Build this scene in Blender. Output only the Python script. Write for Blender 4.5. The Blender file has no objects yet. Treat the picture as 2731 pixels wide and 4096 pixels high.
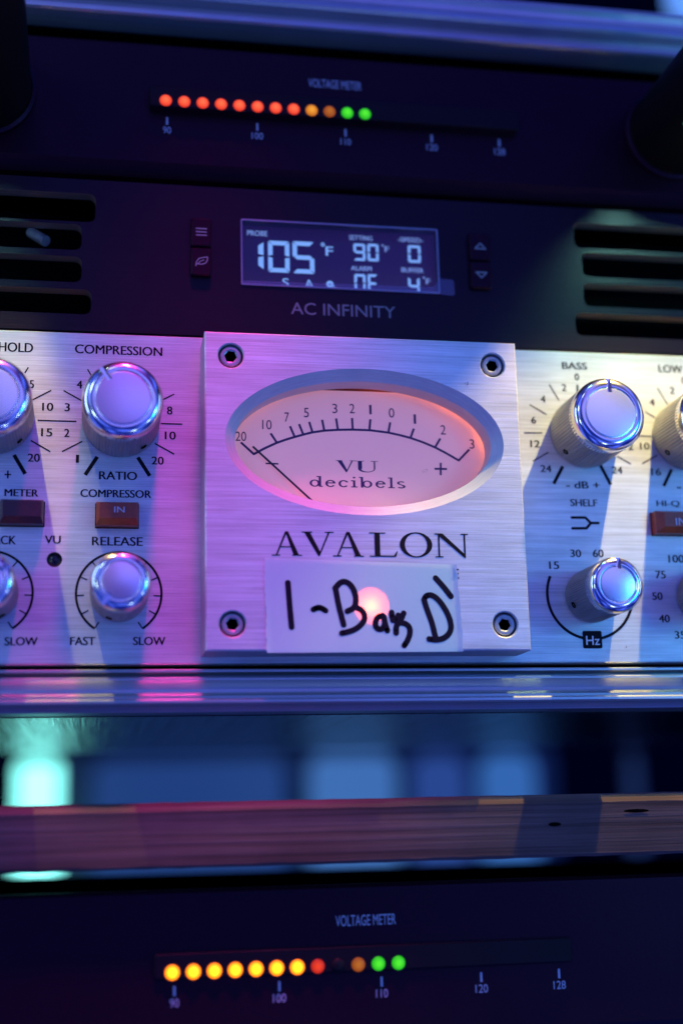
import bpy, bmesh, math, random
from mathutils import Vector, Matrix
from mathutils.geometry import tessellate_polygon
random.seed(7)
rad, pi = math.radians, math.pi
sc = bpy.context.scene
MM = 0.001

# ------------------------------------------------------------------ camera
CAM = Vector((-66.393, -352.216, -38.581))            # millimetres, rack face is the plane y = 0
FPX, SRC_W, SRC_H = 5521.979, 2731.0, 4096.0
def cam_axes(p, y, r):
    cp, sp, cy, sy = math.cos(p), math.sin(p), math.cos(y), math.sin(y)
    f = Vector((sy*cp, cy*cp, sp)); rt = Vector((cy, -sy, 0)); u = rt.cross(f)
    c, s = math.cos(r), math.sin(r)
    return rt*c + u*s, -rt*s + u*c, f
RT, UP, FW = cam_axes(rad(12.446), rad(10.56), rad(-1.365))
cd = bpy.data.cameras.new('camera'); cam = bpy.data.objects.new('camera', cd)
sc.collection.objects.link(cam); sc.camera = cam
mw = Matrix((RT, UP, -FW)).transposed().to_4x4(); mw.translation = CAM*MM
cam.matrix_world = mw
cd.sensor_fit = 'VERTICAL'; cd.sensor_height = 36; cd.sensor_width = 24
cd.lens = 36*FPX/SRC_H
cd.clip_start, cd.clip_end = 0.01, 30
cd.dof.use_dof = True; cd.dof.focus_distance = 0.362; cd.dof.aperture_fstop = 4.2

# ------------------------------------------------------------------ world, exposure
w = bpy.data.worlds.new('World'); sc.world = w; w.use_nodes = True
bg = w.node_tree.nodes['Background']; bg.inputs[1].default_value = 0.56
wn = w.node_tree; wt = wn.nodes.new('ShaderNodeTexCoord'); wx = wn.nodes.new('ShaderNodeTexNoise'); wx.inputs['Scale'].default_value = 2.6; wx.inputs['Detail'].default_value = 1.0
wr = wn.nodes.new('ShaderNodeValToRGB'); e0, e1 = wr.color_ramp.elements
e0.position, e0.color, e1.position, e1.color = 0.47, (0.002, 0.018, 0.42, 1), 0.62, (0.17, 0.34, 2.9, 1)
wn.links.new(wt.outputs['Generated'], wx.inputs['Vector']); wn.links.new(wx.outputs[0], wr.inputs[0]); wn.links.new(wr.outputs[0], bg.inputs[0])
sc.view_settings.view_transform = 'Standard'; sc.view_settings.look = 'None'
sc.view_settings.exposure = 0; sc.view_settings.gamma = 1

# ------------------------------------------------------------------ lamps (mm)
def aim(o, target):
    o.rotation_euler = (Vector(target)-Vector(o.location)/MM).to_track_quat('-Z', 'Y').to_euler()
def area(name, loc, target, size, power, col, sy=None):
    l = bpy.data.lights.new(name, 'AREA'); l.energy = power; l.color = col; l.size = size*MM
    if sy: l.shape = 'RECTANGLE'; l.size_y = sy*MM
    o = bpy.data.objects.new(name, l); o.location = Vector(loc)*MM; sc.collection.objects.link(o); aim(o, target); return o
def spot(name, loc, target, ang, blend, power, col, r):
    l = bpy.data.lights.new(name, 'SPOT'); l.energy = power; l.color = col; l.spot_size = rad(ang); l.spot_blend = blend
    l.shadow_soft_size = r*MM
    o = bpy.data.objects.new(name, l); o.location = Vector(loc)*MM; sc.collection.objects.link(o); aim(o, target); return o
area('azure_lamp', (330, -330, 40), (80, 0, 30), 140, 0.34, (0.0, 0.50, 1.0))
area('indigo_lamp', (-380, -480, 260), (-20, 0, 80), 260, 0.15, (0.20, 0.30, 1.0))
area('violet_room_lamp', (190, -900, 330), (10, 0, 60), 640, 0.17, (0.66, 0.52, 1.0), 280)
area('violet_fill_high', (80, -900, 720), (0, 0, 110), 620, 0.12, (0.60, 0.06, 1.0))  # unseen lamp added to put a violet sheen on the black panels
spot('magenta_lamp', (-28, -130, 400), (-38, 0, -42), 19, 1.0, 12.5, (1.0, 0.03, 0.36), 20)
spot('pale_fill_above', (10, -125, 400), (14, 0, -12), 18, 1.0, 1.6, (0.20, 0.70, 1.0), 20)  # unseen spot added to soften the magenta on the meter plate
area('cyan_lamp_far', (-400, -90, 150), (0, 0, 60), 70, 0.30, (0.40, 0.70, 1.0), 320)
area('white_lamp_near', (440, -130, 120), (0, 0, 60), 60, 0.12, (0.55, 0.85, 1.0), 300)
area('cool_lamp_above', (-150, -420, 520), (0, 0, 60), 60, 0.05, (0.55, 0.75, 1.0), 60)
for loc in ((-270, -330, 40), (300, -400, -90), (110, -330, -260), (-230, -280, 230), (330, -330, 60)):
    area('rim_glint_fill', loc, (0, 0, 60), 46, 0.05, (0.55, 0.85, 1.0))  # unseen lamps added for bright glints on the knob rims
TUBE_L, TUBE_R, TUBE_Z = -97.0, 101.0, 156.5
for sx, e in ((TUBE_L, 0.33), (TUBE_R, 0.80)):
    a = spot('tube_lamp_warm', (sx, -38, TUBE_Z), (sx, -26, 20), 60, 1.0, 3.0*e, (1.0, 0.60, 0.13), 0.8)
    b = spot('tube_lamp_white', (sx, -46, TUBE_Z), (sx, -34, 20), 64, 1.0, 0.75*e, (0.82, 0.95, 0.36), 0.8)
    a.scale = b.scale = (2.6, 1, 1)
    spot('vent_glow_fill', (sx, -44, TUBE_Z), (sx, -6, 112), 96, 0.8, 0.50*(e+.02), (0.24, 1.0, 0.50), 3.0)  # third lamp added in each tube for the green glow by the vents

# ------------------------------------------------------------------ helpers
def P(sx, sy, Y=0.0):
    """photo point (full-size photo pixels) -> x, z on the real plane y = Y"""
    d = RT*((sx-SRC_W/2)/FPX) + UP*((SRC_H/2-sy)/FPX) + FW
    t = (Y-CAM.y)/d.y
    p = CAM + d*t
    return p.x, p.z
def region(x0, y0, s):
    return lambda x, y: (x0 + x*s, y0 + y*s)
DD = region(0, 0, SRC_W/1568)
RA = region(0, 1300, 900/1568); RB = region(0, 1900, 900/1568)
RC = region(2000, 1350, 731/1568); RD = region(2000, 1950, 731/1568)
RM = region(800, 1300, 1350/1568); RN = region(800, 2000, 1350/1568)
RT_ = region(1050, 2220, 850/1568); RL = region(950, 860, 900/1568)
RF = region(600, 280, 1500/1568)

class MB:
    def __init__(s): s.v = []; s.f = []
    def add(s, vs, fs):
        o = len(s.v); s.v += [tuple(v) for v in vs]; s.f += [tuple(i+o for i in f) for f in fs]; return s
    def box(s, x0, x1, y0, y1, z0, z1):
        v = [(x, y, z) for x in (x0, x1) for y in (y0, y1) for z in (z0, z1)]
        return s.add(v, [(0,1,3,2),(4,6,7,5),(0,4,5,1),(2,3,7,6),(0,2,6,4),(1,5,7,3)])
    def loft(s, loops, closed=True):
        n = len(loops[0]); vs = [v for l in loops for v in l]; fs = []
        for k in range(len(loops)-1):
            for i in range(n if closed else n-1):
                j = (i+1) % n
                fs.append((k*n+i, k*n+j, (k+1)*n+j, (k+1)*n+i))
        return s.add(vs, fs)
    def poly(s, outer, holes, y, flip=False):
        ls = [[Vector((x, z, 0)) for x, z in outer]] + [[Vector((x, z, 0)) for x, z in h] for h in holes]
        flat = [v for l in ls for v in l]
        return s.add([(v.x, y, v.y) for v in flat], [tuple(t) for t in tessellate_polygon(ls)])
    def lathe(s, prof, c=(0, 0), n=64, cap=False, rfun=None, a0=0.0):
        loops = []
        for r, y in prof:
            loops.append([(c[0]+(rfun(i, r, y) if rfun else r)*math.cos(a0+2*pi*i/n), y,
                           c[1]+(rfun(i, r, y) if rfun else r)*math.sin(a0+2*pi*i/n)) for i in range(n)])
        s.loft(loops)
        if cap: s.add(loops[-1], [tuple(range(n))])
        return s
    def stroke(s, pts, wd, y, taper=None, rnd=True):
        """flat pen stroke along x,z points, with round joins"""
        n = len(pts)
        for a, b in zip(pts[:-1], pts[1:]):
            d = Vector((b[0]-a[0], b[1]-a[1])); L = d.length
            if L < 1e-6: continue
            q = Vector((-d.y, d.x))/L*wd/2
            s.add([(a[0]+q.x, y, a[1]+q.y), (a[0]-q.x, y, a[1]-q.y), (b[0]-q.x, y, b[1]-q.y), (b[0]+q.x, y, b[1]+q.y)], [(0,1,2,3)])
        if rnd:
            for k, p in enumerate(pts):
                yy = y - 0.002*(1+k % 3)
                s.add([(p[0]+wd/2*math.cos(2*pi*i/16), yy, p[1]+wd/2*math.sin(2*pi*i/16)) for i in range(16)], [tuple(range(16))])
        return s
    def build(s, name, mat, parent=None, org=None, loc=None, smooth=35):
        """org: world point (mm) that is this mesh's origin; parts use their thing's base point"""
        if org is None: org = ORG.get(parent.name, Vector((0,0,0))) if parent else Vector((0,0,0))
        me = bpy.data.meshes.new(name)
        me.from_pydata([((v[0]-org[0])*MM, (v[1]-org[1])*MM, (v[2]-org[2])*MM) for v in s.v], [], s.f)
        bm = bmesh.new(); bm.from_mesh(me)
        bmesh.ops.remove_doubles(bm, verts=bm.verts, dist=1e-7)
        bmesh.ops.recalc_face_normals(bm, faces=bm.faces)
        bm.to_mesh(me); bm.free()
        if smooth:
            me.polygons.foreach_set('use_smooth', [True]*len(me.polygons)); me.set_sharp_from_angle(angle=rad(smooth))
        if mat: me.materials.append(mat)
        o = bpy.data.objects.new(name, me); sc.collection.objects.link(o)
        if parent: o.parent = parent; ORG[o.name] = Vector(org)
        if loc is not None: o.location = Vector(loc)*MM
        return o
ORG = {}
def thing(name, label, cat, loc, group=None):
    o = bpy.data.objects.new(name, None); sc.collection.objects.link(o)
    o.empty_display_size = 0.02; o.location = Vector(loc)*MM; ORG[o.name] = Vector(loc)
    return tag(o, label, cat, group)
def tag(o, label, cat, group=None):
    o['label'] = label; o['category'] = cat
    if group: o['group'] = group
    return o
def rrect(x0, x1, z0, z1, r, n=5):
    out = []
    for cx, cz, a in ((x1-r, z1-r, 0), (x0+r, z1-r, 90), (x0+r, z0+r, 180), (x1-r, z0+r, 270)):
        for k in range(n+1):
            t = rad(a+90*k/n); out.append((cx+r*math.cos(t), cz+r*math.sin(t)))
    return out
def ellipse(cx, cz, rx, rz, n=96):
    return [(cx+rx*math.cos(2*pi*i/n), cz+rz*math.sin(2*pi*i/n)) for i in range(n)]
def at_y(loop, y): return [(x, y, z) for x, z in loop]
def inset(loop, d):
    n = len(loop); out = []
    cx = sum(p[0] for p in loop)/n; cz = sum(p[1] for p in loop)/n
    for x, z in loop:
        out.append((x-math.copysign(d, x-cx), z-math.copysign(d, z-cz)))
    return out

# text: flat outline fitted to a measured width and cap height
_cache = {}
def text_mesh(s):
    key = s
    if key not in _cache:
        c = bpy.data.curves.new('t', 'FONT'); c.body = s; c.size = 1; c.resolution_u = 4
        o = bpy.data.objects.new('t', c); sc.collection.objects.link(o)
        me = bpy.data.meshes.new_from_object(o.evaluated_get(bpy.context.evaluated_depsgraph_get()))
        v = [(p.co.x, p.co.y) for p in me.vertices]; f = [tuple(p.vertices) for p in me.polygons]
        bpy.data.objects.remove(o); bpy.data.curves.remove(c); bpy.data.meshes.remove(me)
        _cache[key] = (v, f)
    return _cache[key]
def put_text(mb, s, cx, cz, wd, ht, y, weight=0.06):
    v, f = text_mesh(s)
    xs = [p[0] for p in v]; ys = [p[1] for p in v]
    x0, x1, y0, y1 = min(xs), max(xs), min(ys), max(ys)
    kx = wd/(x1-x0); ky = ht/(y1-y0)
    for k, sh in enumerate((-weight, weight) if weight > 0 else (0,)):          # two passes of ink make the bold face
        mb.add([(cx+sh+(p[0]-(x0+x1)/2)*kx, y-.004*k, cz+(p[1]-(y0+y1)/2)*ky) for p in v], f)
    return mb
def T(mb, s, reg, cx, cy, wd, ht, Y, weight=0.06):
    x, z = P(*reg(cx, cy), Y)
    xa, _ = P(*reg(cx-wd/2, cy), Y); xb, _ = P(*reg(cx+wd/2, cy), Y)
    _, za = P(*reg(cx, cy-ht/2), Y); _, zb = P(*reg(cx, cy+ht/2), Y)
    return put_text(mb, s, x, z, xb-xa, za-zb, Y, weight)
def S(mb, reg, pts, wd, Y, rnd=False):
    return mb.stroke([P(*reg(*p), Y) for p in pts], wd, Y, rnd=rnd)

# serif capitals drawn as outlines in a unit box (x 0..1, z 0..1)
def serif(mb, ch, x0, z0, wd, ht, y, thick=0.16, thin=0.05, sw=None):
    sf = 0.045
    def q(pts, k=0): mb.add([(x0+p[0]*wd, y-0.003*k, z0+p[1]*ht) for p in pts], [tuple(range(len(pts)))])
    def bar(cx, z, hw, k=3): q([(cx-hw, z), (cx+hw, z), (cx+hw, z+sf), (cx-hw, z+sf)], k)
    tk, tn = thick, thin
    if ch == 'A':
        q([(0.46, 1.0), (0.56, 1.0), (0.97-0.06, sf), (0.97-0.06-tk*1.15, sf), ]); q([(0.46, 1.0), (0.50, 0.90), (0.15+tn, sf), (0.15-tn*0.1, sf)], 1)
        q([(0.27, 0.34), (0.64, 0.34), (0.63, 0.385), (0.28, 0.385)], 2); bar(0.15, 0, 0.14); bar(0.85, 0, 0.16)
    if ch == 'V':
        q([(0.08, 1-sf), (0.08+tk*1.15, 1-sf), (0.58, 0.14), (0.53, 0.0), (0.50, 0.0)]); q([(0.50, 0.0), (0.545, 0.0), (0.86, 1-sf), (0.86-tn*1.1, 1-sf)], 1)
        bar(0.16, 1-sf, 0.16); bar(0.85, 1-sf, 0.14)
    if ch == 'L':
        q([(0.20, 0.0), (0.20+tk*1.2, 0.0), (0.20+tk*1.2, 1.0), (0.20, 1.0)]); bar(0.30, 0, 0.28); bar(0.30, 1-sf, 0.28)
        q([(0.30, 0.0), (0.93, 0.0), (1.0, 0.24), (0.965, 0.24), (0.86, 0.055), (0.30, 0.055)], 2)
    if ch == 'N':
        q([(0.10, sf), (0.10+tn, sf), (0.10+tn, 1-sf), (0.10, 1-sf)]); q([(0.87, 0.0), (0.87+tn, 0.0), (0.87+tn, 1-sf), (0.87, 1-sf)])
        q([(0.04, 1.0), (0.04+tk*1.25, 1.0), (0.92, 0.10), (0.92, -0.02), (0.88, -0.02)], 1); bar(0.125, 0, 0.12); bar(0.895, 1-sf, 0.11); bar(0.10, 1-sf, 0.10)
    if ch == 'U':
        q([(0.16, 1-sf), (0.16, 0.30), (0.16+tk, 0.30), (0.16+tk, 1-sf)]); q([(0.82, 1-sf), (0.82, 0.30), (0.82+tn, 0.30), (0.82+tn, 1-sf)])
        bar(0.22, 1-sf, 0.20); bar(0.845, 1-sf, 0.15)
        n = 14; o = []; i_ = []
        for k in range(n+1):
            a = pi + pi*k/n
            o.append((0.515+0.355*math.cos(a), 0.30+0.31*math.sin(a))); i_.append(((0.555+0.265*math.cos(a)), 0.30+0.245*math.sin(a)))
        mb.loft([[(x0+p[0]*wd, y-0.003, z0+p[1]*ht) for p in o], [(x0+p[0]*wd, y-0.003, z0+p[1]*ht) for p in i_]], closed=False)
    if ch == 'O':
        n = 40
        o = [(0.5+0.5*math.cos(2*pi*k/n), 0.5+0.52*math.sin(2*pi*k/n)) for k in range(n)]
        i_ = [(0.5+(0.5-tk)*math.cos(2*pi*k/n), 0.5+(0.52-tn)*math.sin(2*pi*k/n)) for k in range(n)]
        mb.loft([[(x0+p[0]*wd, y, z0+p[1]*ht) for p in o], [(x0+p[0]*wd, y, z0+p[1]*ht) for p in i_]])
def small_serif(mb, word, x0, z0, wd, xh, y):
    """wide low-contrast serif lower case, word spread over wd; xh is x-height"""
    adv = {'d': 1.15, 'e': 1.0, 'c': .95, 'i': .62, 'b': 1.15, 'l': .62, 's': .85}
    tot = sum(adv[c] for c in word); x = x0; u = wd/tot
    tk, tn = u*0.17, u*0.075
    def bowl(cx, cz, rx, rz, a0=0, a1=360, k=0):
        n = 28; o, i_ = [], []
        for j in range(n+1):
            a = rad(a0+(a1-a0)*j/n)
            o.append((cx+rx*math.cos(a), y-0.002*k, cz+rz*math.sin(a))); i_.append((cx+(rx-tk)*math.cos(a), y-0.002*k, cz+(rz-tn)*math.sin(a)))
        mb.loft([o, i_], closed=False)
    def rect(xa, xb, za, zb, k=2): mb.add([(xa, y-0.002*k, za), (xb, y-0.002*k, za), (xb, y-0.002*k, zb), (xa, y-0.002*k, zb)], [(0,1,2,3)])
    asc = xh*1.5
    for c in word:
        a = adv[c]*u; m = x + a*0.5; rx, rz = u*0.38, xh/2
        if c == 'd':
            bowl(m-u*.08, z0+rz, rx, rz); rect(m+u*.22, m+u*.22+tk, z0, z0+asc, 3); rect(m+u*.06, m+u*.3, z0+asc-tn, z0+asc, 4); rect(m+u*.3, m+u*.5, z0, z0+tn, 4)
        if c == 'b':
            bowl(m+u*.08, z0+rz, rx, rz); rect(m-u*.22-tk, m-u*.22, z0, z0+asc, 3); rect(m-u*.52, m-u*.3, z0+asc-tn, z0+asc, 4)
        if c == 'e':
            bowl(m, z0+rz, rx, rz, 0, 325); rect(m-rx+tk*.6, m+rx-tk*.2, z0+rz, z0+rz+tn, 3)
        if c == 'c':
            bowl(m, z0+rz, rx, rz, 38, 322); rect(m+rx*.5, m+rx*.82, z0+xh*.68, z0+xh*.86, 3)
        if c in 'il':
            h = xh if c == 'i' else asc
            rect(m-tk/2, m+tk/2, z0, z0+h, 3); rect(m-u*.24, m+u*.24, z0, z0+tn, 4); rect(m-u*.24, m, z0+h-tn, z0+h, 4)
            if c == 'i': rect(m-tk/2, m+tk/2, z0+xh*1.28, z0+asc, 3)
        if c == 's':
            bowl(m, z0+xh*.74, rx*.8, xh*.26, 30, 270); bowl(m, z0+xh*.26, rx*.85, xh*.27, -150, 90, 2)
        x += a

# ------------------------------------------------------------------ materials
def mat(name, col, rough=0.5, metal=0.0, spec=0.5, emit=None, es=0.0):
    m = bpy.data.materials.new(name); m.use_nodes = True
    b = m.node_tree.nodes['Principled BSDF']
    b.inputs['Base Color'].default_value = (*col, 1); b.inputs['Roughness'].default_value = rough
    b.inputs['Metallic'].default_value = metal; b.inputs['Specular IOR Level'].default_value = spec
    if emit: b.inputs['Emission Color'].default_value = (*emit, 1); b.inputs['Emission Strength'].default_value = es
    return m
def nd(m, t, **k):
    n = m.node_tree.nodes.new(t)
    for a, v in k.items(): setattr(n, a, v)
    return n
def brushed(name, col, rough, metal, scale=(45, 45, 3000), amp=0.36, bump=0.35, bd=0.00014, aniso=0.0, mottle=0.12):
    m = mat(name, col, rough, metal); nt = m.node_tree; b = nt.nodes['Principled BSDF']; L = nt.links.new
    tc = nd(m, 'ShaderNodeTexCoord'); mp = nd(m, 'ShaderNodeMapping'); mp.inputs['Scale'].default_value = scale
    L(tc.outputs['Object'], mp.inputs['Vector'])
    n1 = nd(m, 'ShaderNodeTexNoise'); n1.inputs['Scale'].default_value = 1; n1.inputs['Detail'].default_value = 5; n1.inputs['Roughness'].default_value = .7
    L(mp.outputs[0], n1.inputs['Vector'])
    n2 = nd(m, 'ShaderNodeTexNoise'); n2.inputs['Scale'].default_value = 70; n2.inputs['Detail'].default_value = 6
    L(tc.outputs['Object'], n2.inputs['Vector'])
    mr = nd(m, 'ShaderNodeMapRange'); mr.inputs[1].default_value = .25; mr.inputs[2].default_value = .75; mr.inputs[3].default_value = 1-amp; mr.inputs[4].default_value = 1+amp*.6
    L(n1.outputs[0], mr.inputs[0])
    mr2 = nd(m, 'ShaderNodeMapRange'); mr2.inputs[1].default_value = .3; mr2.inputs[2].default_value = .7; mr2.inputs[3].default_value = 1-mottle; mr2.inputs[4].default_value = 1
    L(n2.outputs[0], mr2.inputs[0])
    mp3 = nd(m, 'ShaderNodeMapping'); mp3.inputs['Scale'].default_value = (scale[0]*.9, scale[1]*.9, scale[2]*.16); mp3.inputs['Location'].default_value = (3, 7, 1); L(tc.outputs['Object'], mp3.inputs['Vector'])
    n3 = nd(m, 'ShaderNodeTexNoise'); n3.inputs['Scale'].default_value = 1; n3.inputs['Detail'].default_value = 3; L(mp3.outputs[0], n3.inputs['Vector'])
    mr4 = nd(m, 'ShaderNodeMapRange'); mr4.inputs[1].default_value = .3; mr4.inputs[2].default_value = .7; mr4.inputs[3].default_value = 1-amp*.32; mr4.inputs[4].default_value = 1+amp*.2; L(n3.outputs[0], mr4.inputs[0])
    m0 = nd(m, 'ShaderNodeMath', operation='MULTIPLY'); L(mr2.outputs[0], m0.inputs[0]); L(mr4.outputs[0], m0.inputs[1])
    mu = nd(m, 'ShaderNodeMath', operation='MULTIPLY'); L(mr.outputs[0], mu.inputs[0]); L(m0.outputs[0], mu.inputs[1])
    mx = nd(m, 'ShaderNodeVectorMath', operation='SCALE'); mx.inputs[0].default_value = col; L(mu.outputs[0], mx.inputs['Scale'])
    L(mx.outputs[0], b.inputs['Base Color'])
    mr3 = nd(m, 'ShaderNodeMapRange'); mr3.inputs[1].default_value = .2; mr3.inputs[2].default_value = .8; mr3.inputs[3].default_value = rough*1.3; mr3.inputs[4].default_value = rough*.75
    L(n1.outputs[0], mr3.inputs[0]); L(mr3.outputs[0], b.inputs['Roughness'])
    bp = nd(m, 'ShaderNodeBump'); bp.inputs['Strength'].default_value = bump; bp.inputs['Distance'].default_value = bd
    L(n1.outputs[0], bp.inputs['Height']); L(bp.outputs[0], b.inputs['Normal'])
    if aniso: b.inputs['Anisotropic'].default_value = aniso
    return m
def grainy(name, col, rough, amp=0.3, sc_=900, bump=0.15, metal=0.0, spec=0.5):
    m = mat(name, col, rough, metal, spec); nt = m.node_tree; b = nt.nodes['Principled BSDF']; L = nt.links.new
    tc = nd(m, 'ShaderNodeTexCoord'); n = nd(m, 'ShaderNodeTexNoise'); n.inputs['Scale'].default_value = sc_; n.inputs['Detail'].default_value = 4
    L(tc.outputs['Object'], n.inputs['Vector'])
    mr = nd(m, 'ShaderNodeMapRange'); mr.inputs[1].default_value = .3; mr.inputs[2].default_value = .7; mr.inputs[3].default_value = 1-amp; mr.inputs[4].default_value = 1+amp
    L(n.outputs[0], mr.inputs[0])
    mx = nd(m, 'ShaderNodeVectorMath', operation='SCALE'); mx.inputs[0].default_value = col; L(mr.outputs[0], mx.inputs['Scale']); L(mx.outputs[0], b.inputs['Base Color'])
    bp = nd(m, 'ShaderNodeBump'); bp.inputs['Strength'].default_value = bump; bp.inputs['Distance'].default_value = 0.0002
    L(n.outputs[0], bp.inputs['Height']); L(bp.outputs[0], b.inputs['Normal'])
    return m
def led_mat(name, rim, core, s, rr):
    m = mat(name, (0.004, 0.002, 0.002), 0.3, 0, .15, rim, s); nt = m.node_tree; b = nt.nodes['Principled BSDF']; L = nt.links.new
    tc = nd(m, 'ShaderNodeTexCoord'); sp = nd(m, 'ShaderNodeSeparateXYZ'); L(tc.outputs['Object'], sp.inputs[0])
    cb = nd(m, 'ShaderNodeCombineXYZ'); L(sp.outputs[0], cb.inputs[0]); L(sp.outputs[2], cb.inputs[2])
    ln = nd(m, 'ShaderNodeVectorMath', operation='LENGTH'); L(cb.outputs[0], ln.inputs[0])
    mr = nd(m, 'ShaderNodeMapRange'); mr.inputs[1].default_value = rr*.25*MM; mr.inputs[2].default_value = rr*1.05*MM; L(ln.outputs['Value'], mr.inputs[0])
    mx = nd(m, 'ShaderNodeMix', data_type='RGBA'); L(mr.outputs[0], mx.inputs[0]); mx.inputs[6].default_value = (*core, 1); mx.inputs[7].default_value = (*rim, 1)
    L(mx.outputs[2], b.inputs['Emission Color']); return m
def glow(name, col, s):
    return mat(name, (0.02, 0.02, 0.02), 0.3, 0, 0.5, col, s)

M_ALU = brushed('brushed_aluminium', (0.68, 0.67, 0.68), 0.42, 0.45)
M_EDGE = brushed('sawn_aluminium', (0.55, 0.55, 0.56), 0.5, 0.5, scale=(300, 3000, 300), amp=.2)
M_BORE = brushed('turned_aluminium', (0.50, 0.50, 0.52), 0.5, 0.35, scale=(200, 4000, 200), amp=.15, bump=.1)
M_RAIL = brushed('extruded_aluminium', (0.46, 0.46, 0.48), 0.34, 0.6, scale=(6, 900, 2200), amp=.2, bump=.15)
M_BLACKBR = brushed('black_brushed_metal', (0.004, 0.004, 0.004), 0.40, 0.0, amp=.45, bump=.4, scale=(40, 40, 3200))
M_BLACKBR.node_tree.nodes['Principled BSDF'].inputs['Specular IOR Level'].default_value = .26
M_BLACKBR.node_tree.nodes['Principled BSDF'].inputs['Specular Tint'].default_value = (.9, .5, .95, 1)
M_BLACK = grainy('black_paint', (0.008, 0.0018, 0.0035), 0.45, .3, 1200, .15, 0, .18)
M_BLACK.node_tree.nodes['Principled BSDF'].inputs['Specular Tint'].default_value = (.95, .45, 1, 1)
M_DARK = mat('dark_interior', (0.002, 0.002, 0.0025), 0.9, 0, 0.0)
M_TUBE = grainy('black_tube', (0.003, 0.003, 0.003), 0.55, .2, 800, .1, 0, .12)
M_INK = mat('black_ink', (0.006, 0.005, 0.010), 0.6, 0, 0.1)
M_GREYINK = mat('grey_ink', (0.22, 0.22, 0.24), 0.5)
M_WHITEINK = mat('white_ink', (0.45, 0.45, 0.55), 0.5)
M_CHROME = mat('polished_aluminium', (0.90, 0.82, 0.74), 0.17, 1.0)
M_CAP = mat('satin_cap', (0.76, 0.74, 0.76), 0.27, 0.85)
M_KNURL = brushed('knurled_aluminium', (0.36, 0.34, 0.33), 0.42, 0.7, scale=(500, 60, 500), amp=.2)
M_SCREW = brushed('zinc_screw', (0.34, 0.34, 0.38), 0.36, 0.55, scale=(600, 600, 600), amp=.2)
M_RED = grainy('dark_red_plastic', (0.24, 0.036, 0.012), 0.32, .15, 700, .05)
M_MAROON = grainy('maroon_plastic', (0.05, 0.010, 0.015), 0.35, .15, 700, .05)

# ------------------------------------------------------------------ background: the room behind the rack
def backlit(name, label, cat, px0, px1, py0, py1, Y, col, s, group=None, r=20):
    x0, z1 = P(*DD(px0, py0), Y); x1, z0 = P(*DD(px1, py1), Y)
    m = MB(); lp = rrect(x0, x1, z0, z1, r)
    m.poly(lp, [], Y); m.poly(lp, [], Y+12); m.loft([at_y(lp, Y), at_y(lp, Y+12)])
    o = m.build(name, glow(name+'_glow', col, s), org=((x0+x1)/2, Y, z0))
    o.location = Vector(((x0+x1)/2, Y, z0))*MM
    return tag(o, label, cat, group)
BY = 1300
backlit('tube_light', 'bright cyan white upright tube light far behind the gap at the left', 'lamp', 42, 126, 1752, 2300, BY-80, (0.25, 1.0, 0.92), 2.6, r=6)
backlit('screen', 'very dim wide dark blue glow sheet added behind the brighter screens', 'screen', 130, 1300, 1730, 2300, BY+200, (0.02, 0.10, 0.42), 0.07)  # added glow that fills the dark gaps between the screens
G = 'blurred blue lit screens in the room behind'
backlit('screen', 'dim violet blue wide screen glowing behind the gap, beside the cyan tube light', 'screen', 215, 660, 1748, 2300, BY, (0.03, 0.11, 0.45), 0.38, G)
backlit('screen', 'pale blue bright screen in the middle of the gap over the plywood', 'screen', 712, 925, 1735, 2300, BY, (0.08, 0.26, 0.72), 0.55, G)
backlit('screen', 'dim indigo narrow screen between two brighter blue ones in the gap', 'screen', 950, 1090, 1738, 2300, BY+40, (0.04, 0.12, 0.50), 0.45, G)
backlit('screen', 'bright azure rightmost wide screen seen in the gap over the plywood', 'screen', 1105, 1255, 1732, 2300, BY, (0.06, 0.25, 0.76), 0.50, G)
backlit('screen', 'faint slate blue thin strip of a screen at the right end of the gap', 'screen', 1442, 1502, 1725, 2300, BY, (0.03, 0.07, 0.22), 0.35, G)
backlit('ceiling_light', 'pale blue lamp glowing past the top right corner of the rack', 'lamp', 1535, 1640, -140, 30, 420, (0.12, 0.33, 1.0), 1.1, r=10)
wl = MB().box(-3500, 3500, 1700, 1720, -2500, 3500).build('wall', grainy('dark_blue_wall', (0.002, 0.004, 0.010), .8, .2, 6, 0, 0, 0)); wl['kind'] = 'structure'
wl['label'] = 'dark blue far wall of the room'

# ------------------------------------------------------------------ the flight case the gear is racked in
case = thing('rack_case', 'flight case frame with silver extruded edges above and below the racked gear', 'rack case', (3, 0, -13))
def rail(prof, name, label):
    m = MB(); X0, X1 = -250, 256
    m.loft([[(X0, y, z) for y, z in prof], [(X1, y, z) for y, z in prof]])
    m.add([(X0, y, z) for y, z in prof], [tuple(range(len(prof)))]); m.add([(X1, y, z) for y, z in prof], [tuple(range(len(prof)))])
    o = m.build(name, M_RAIL, case, smooth=25); o['label'] = label; return o
low = [(8, -0.5), (4, -0.6), (3, -1.2), (-2.2, -1.3), (-2.8, -1.6), (-2.8, -2.1), (-2.2, -2.4), (1.5, -2.6), (1.5, -3.6), (-5.6, -3.7), (-6.0, -4.0), (-6.0, -4.4),
       (-5.2, -5.4), (-4.8, -6.6), (-5.0, -7.4), (-5.6, -7.8), (-5.2, -8.3), (-5.2, -9.2), (-9.2, -9.3), (-9.7, -9.7), (-9.7, -10.3), (-9.0, -10.8),
       (-8.0, -10.9), (-7.4, -11.3), (-6.4, -11.2), (-5.8, -11.7), (-4.6, -11.6), (-4, -12.2), (8, -12.2)]
rail(low, 'aluminium_rail', 'silver ridged rail under the preamp')
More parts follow.
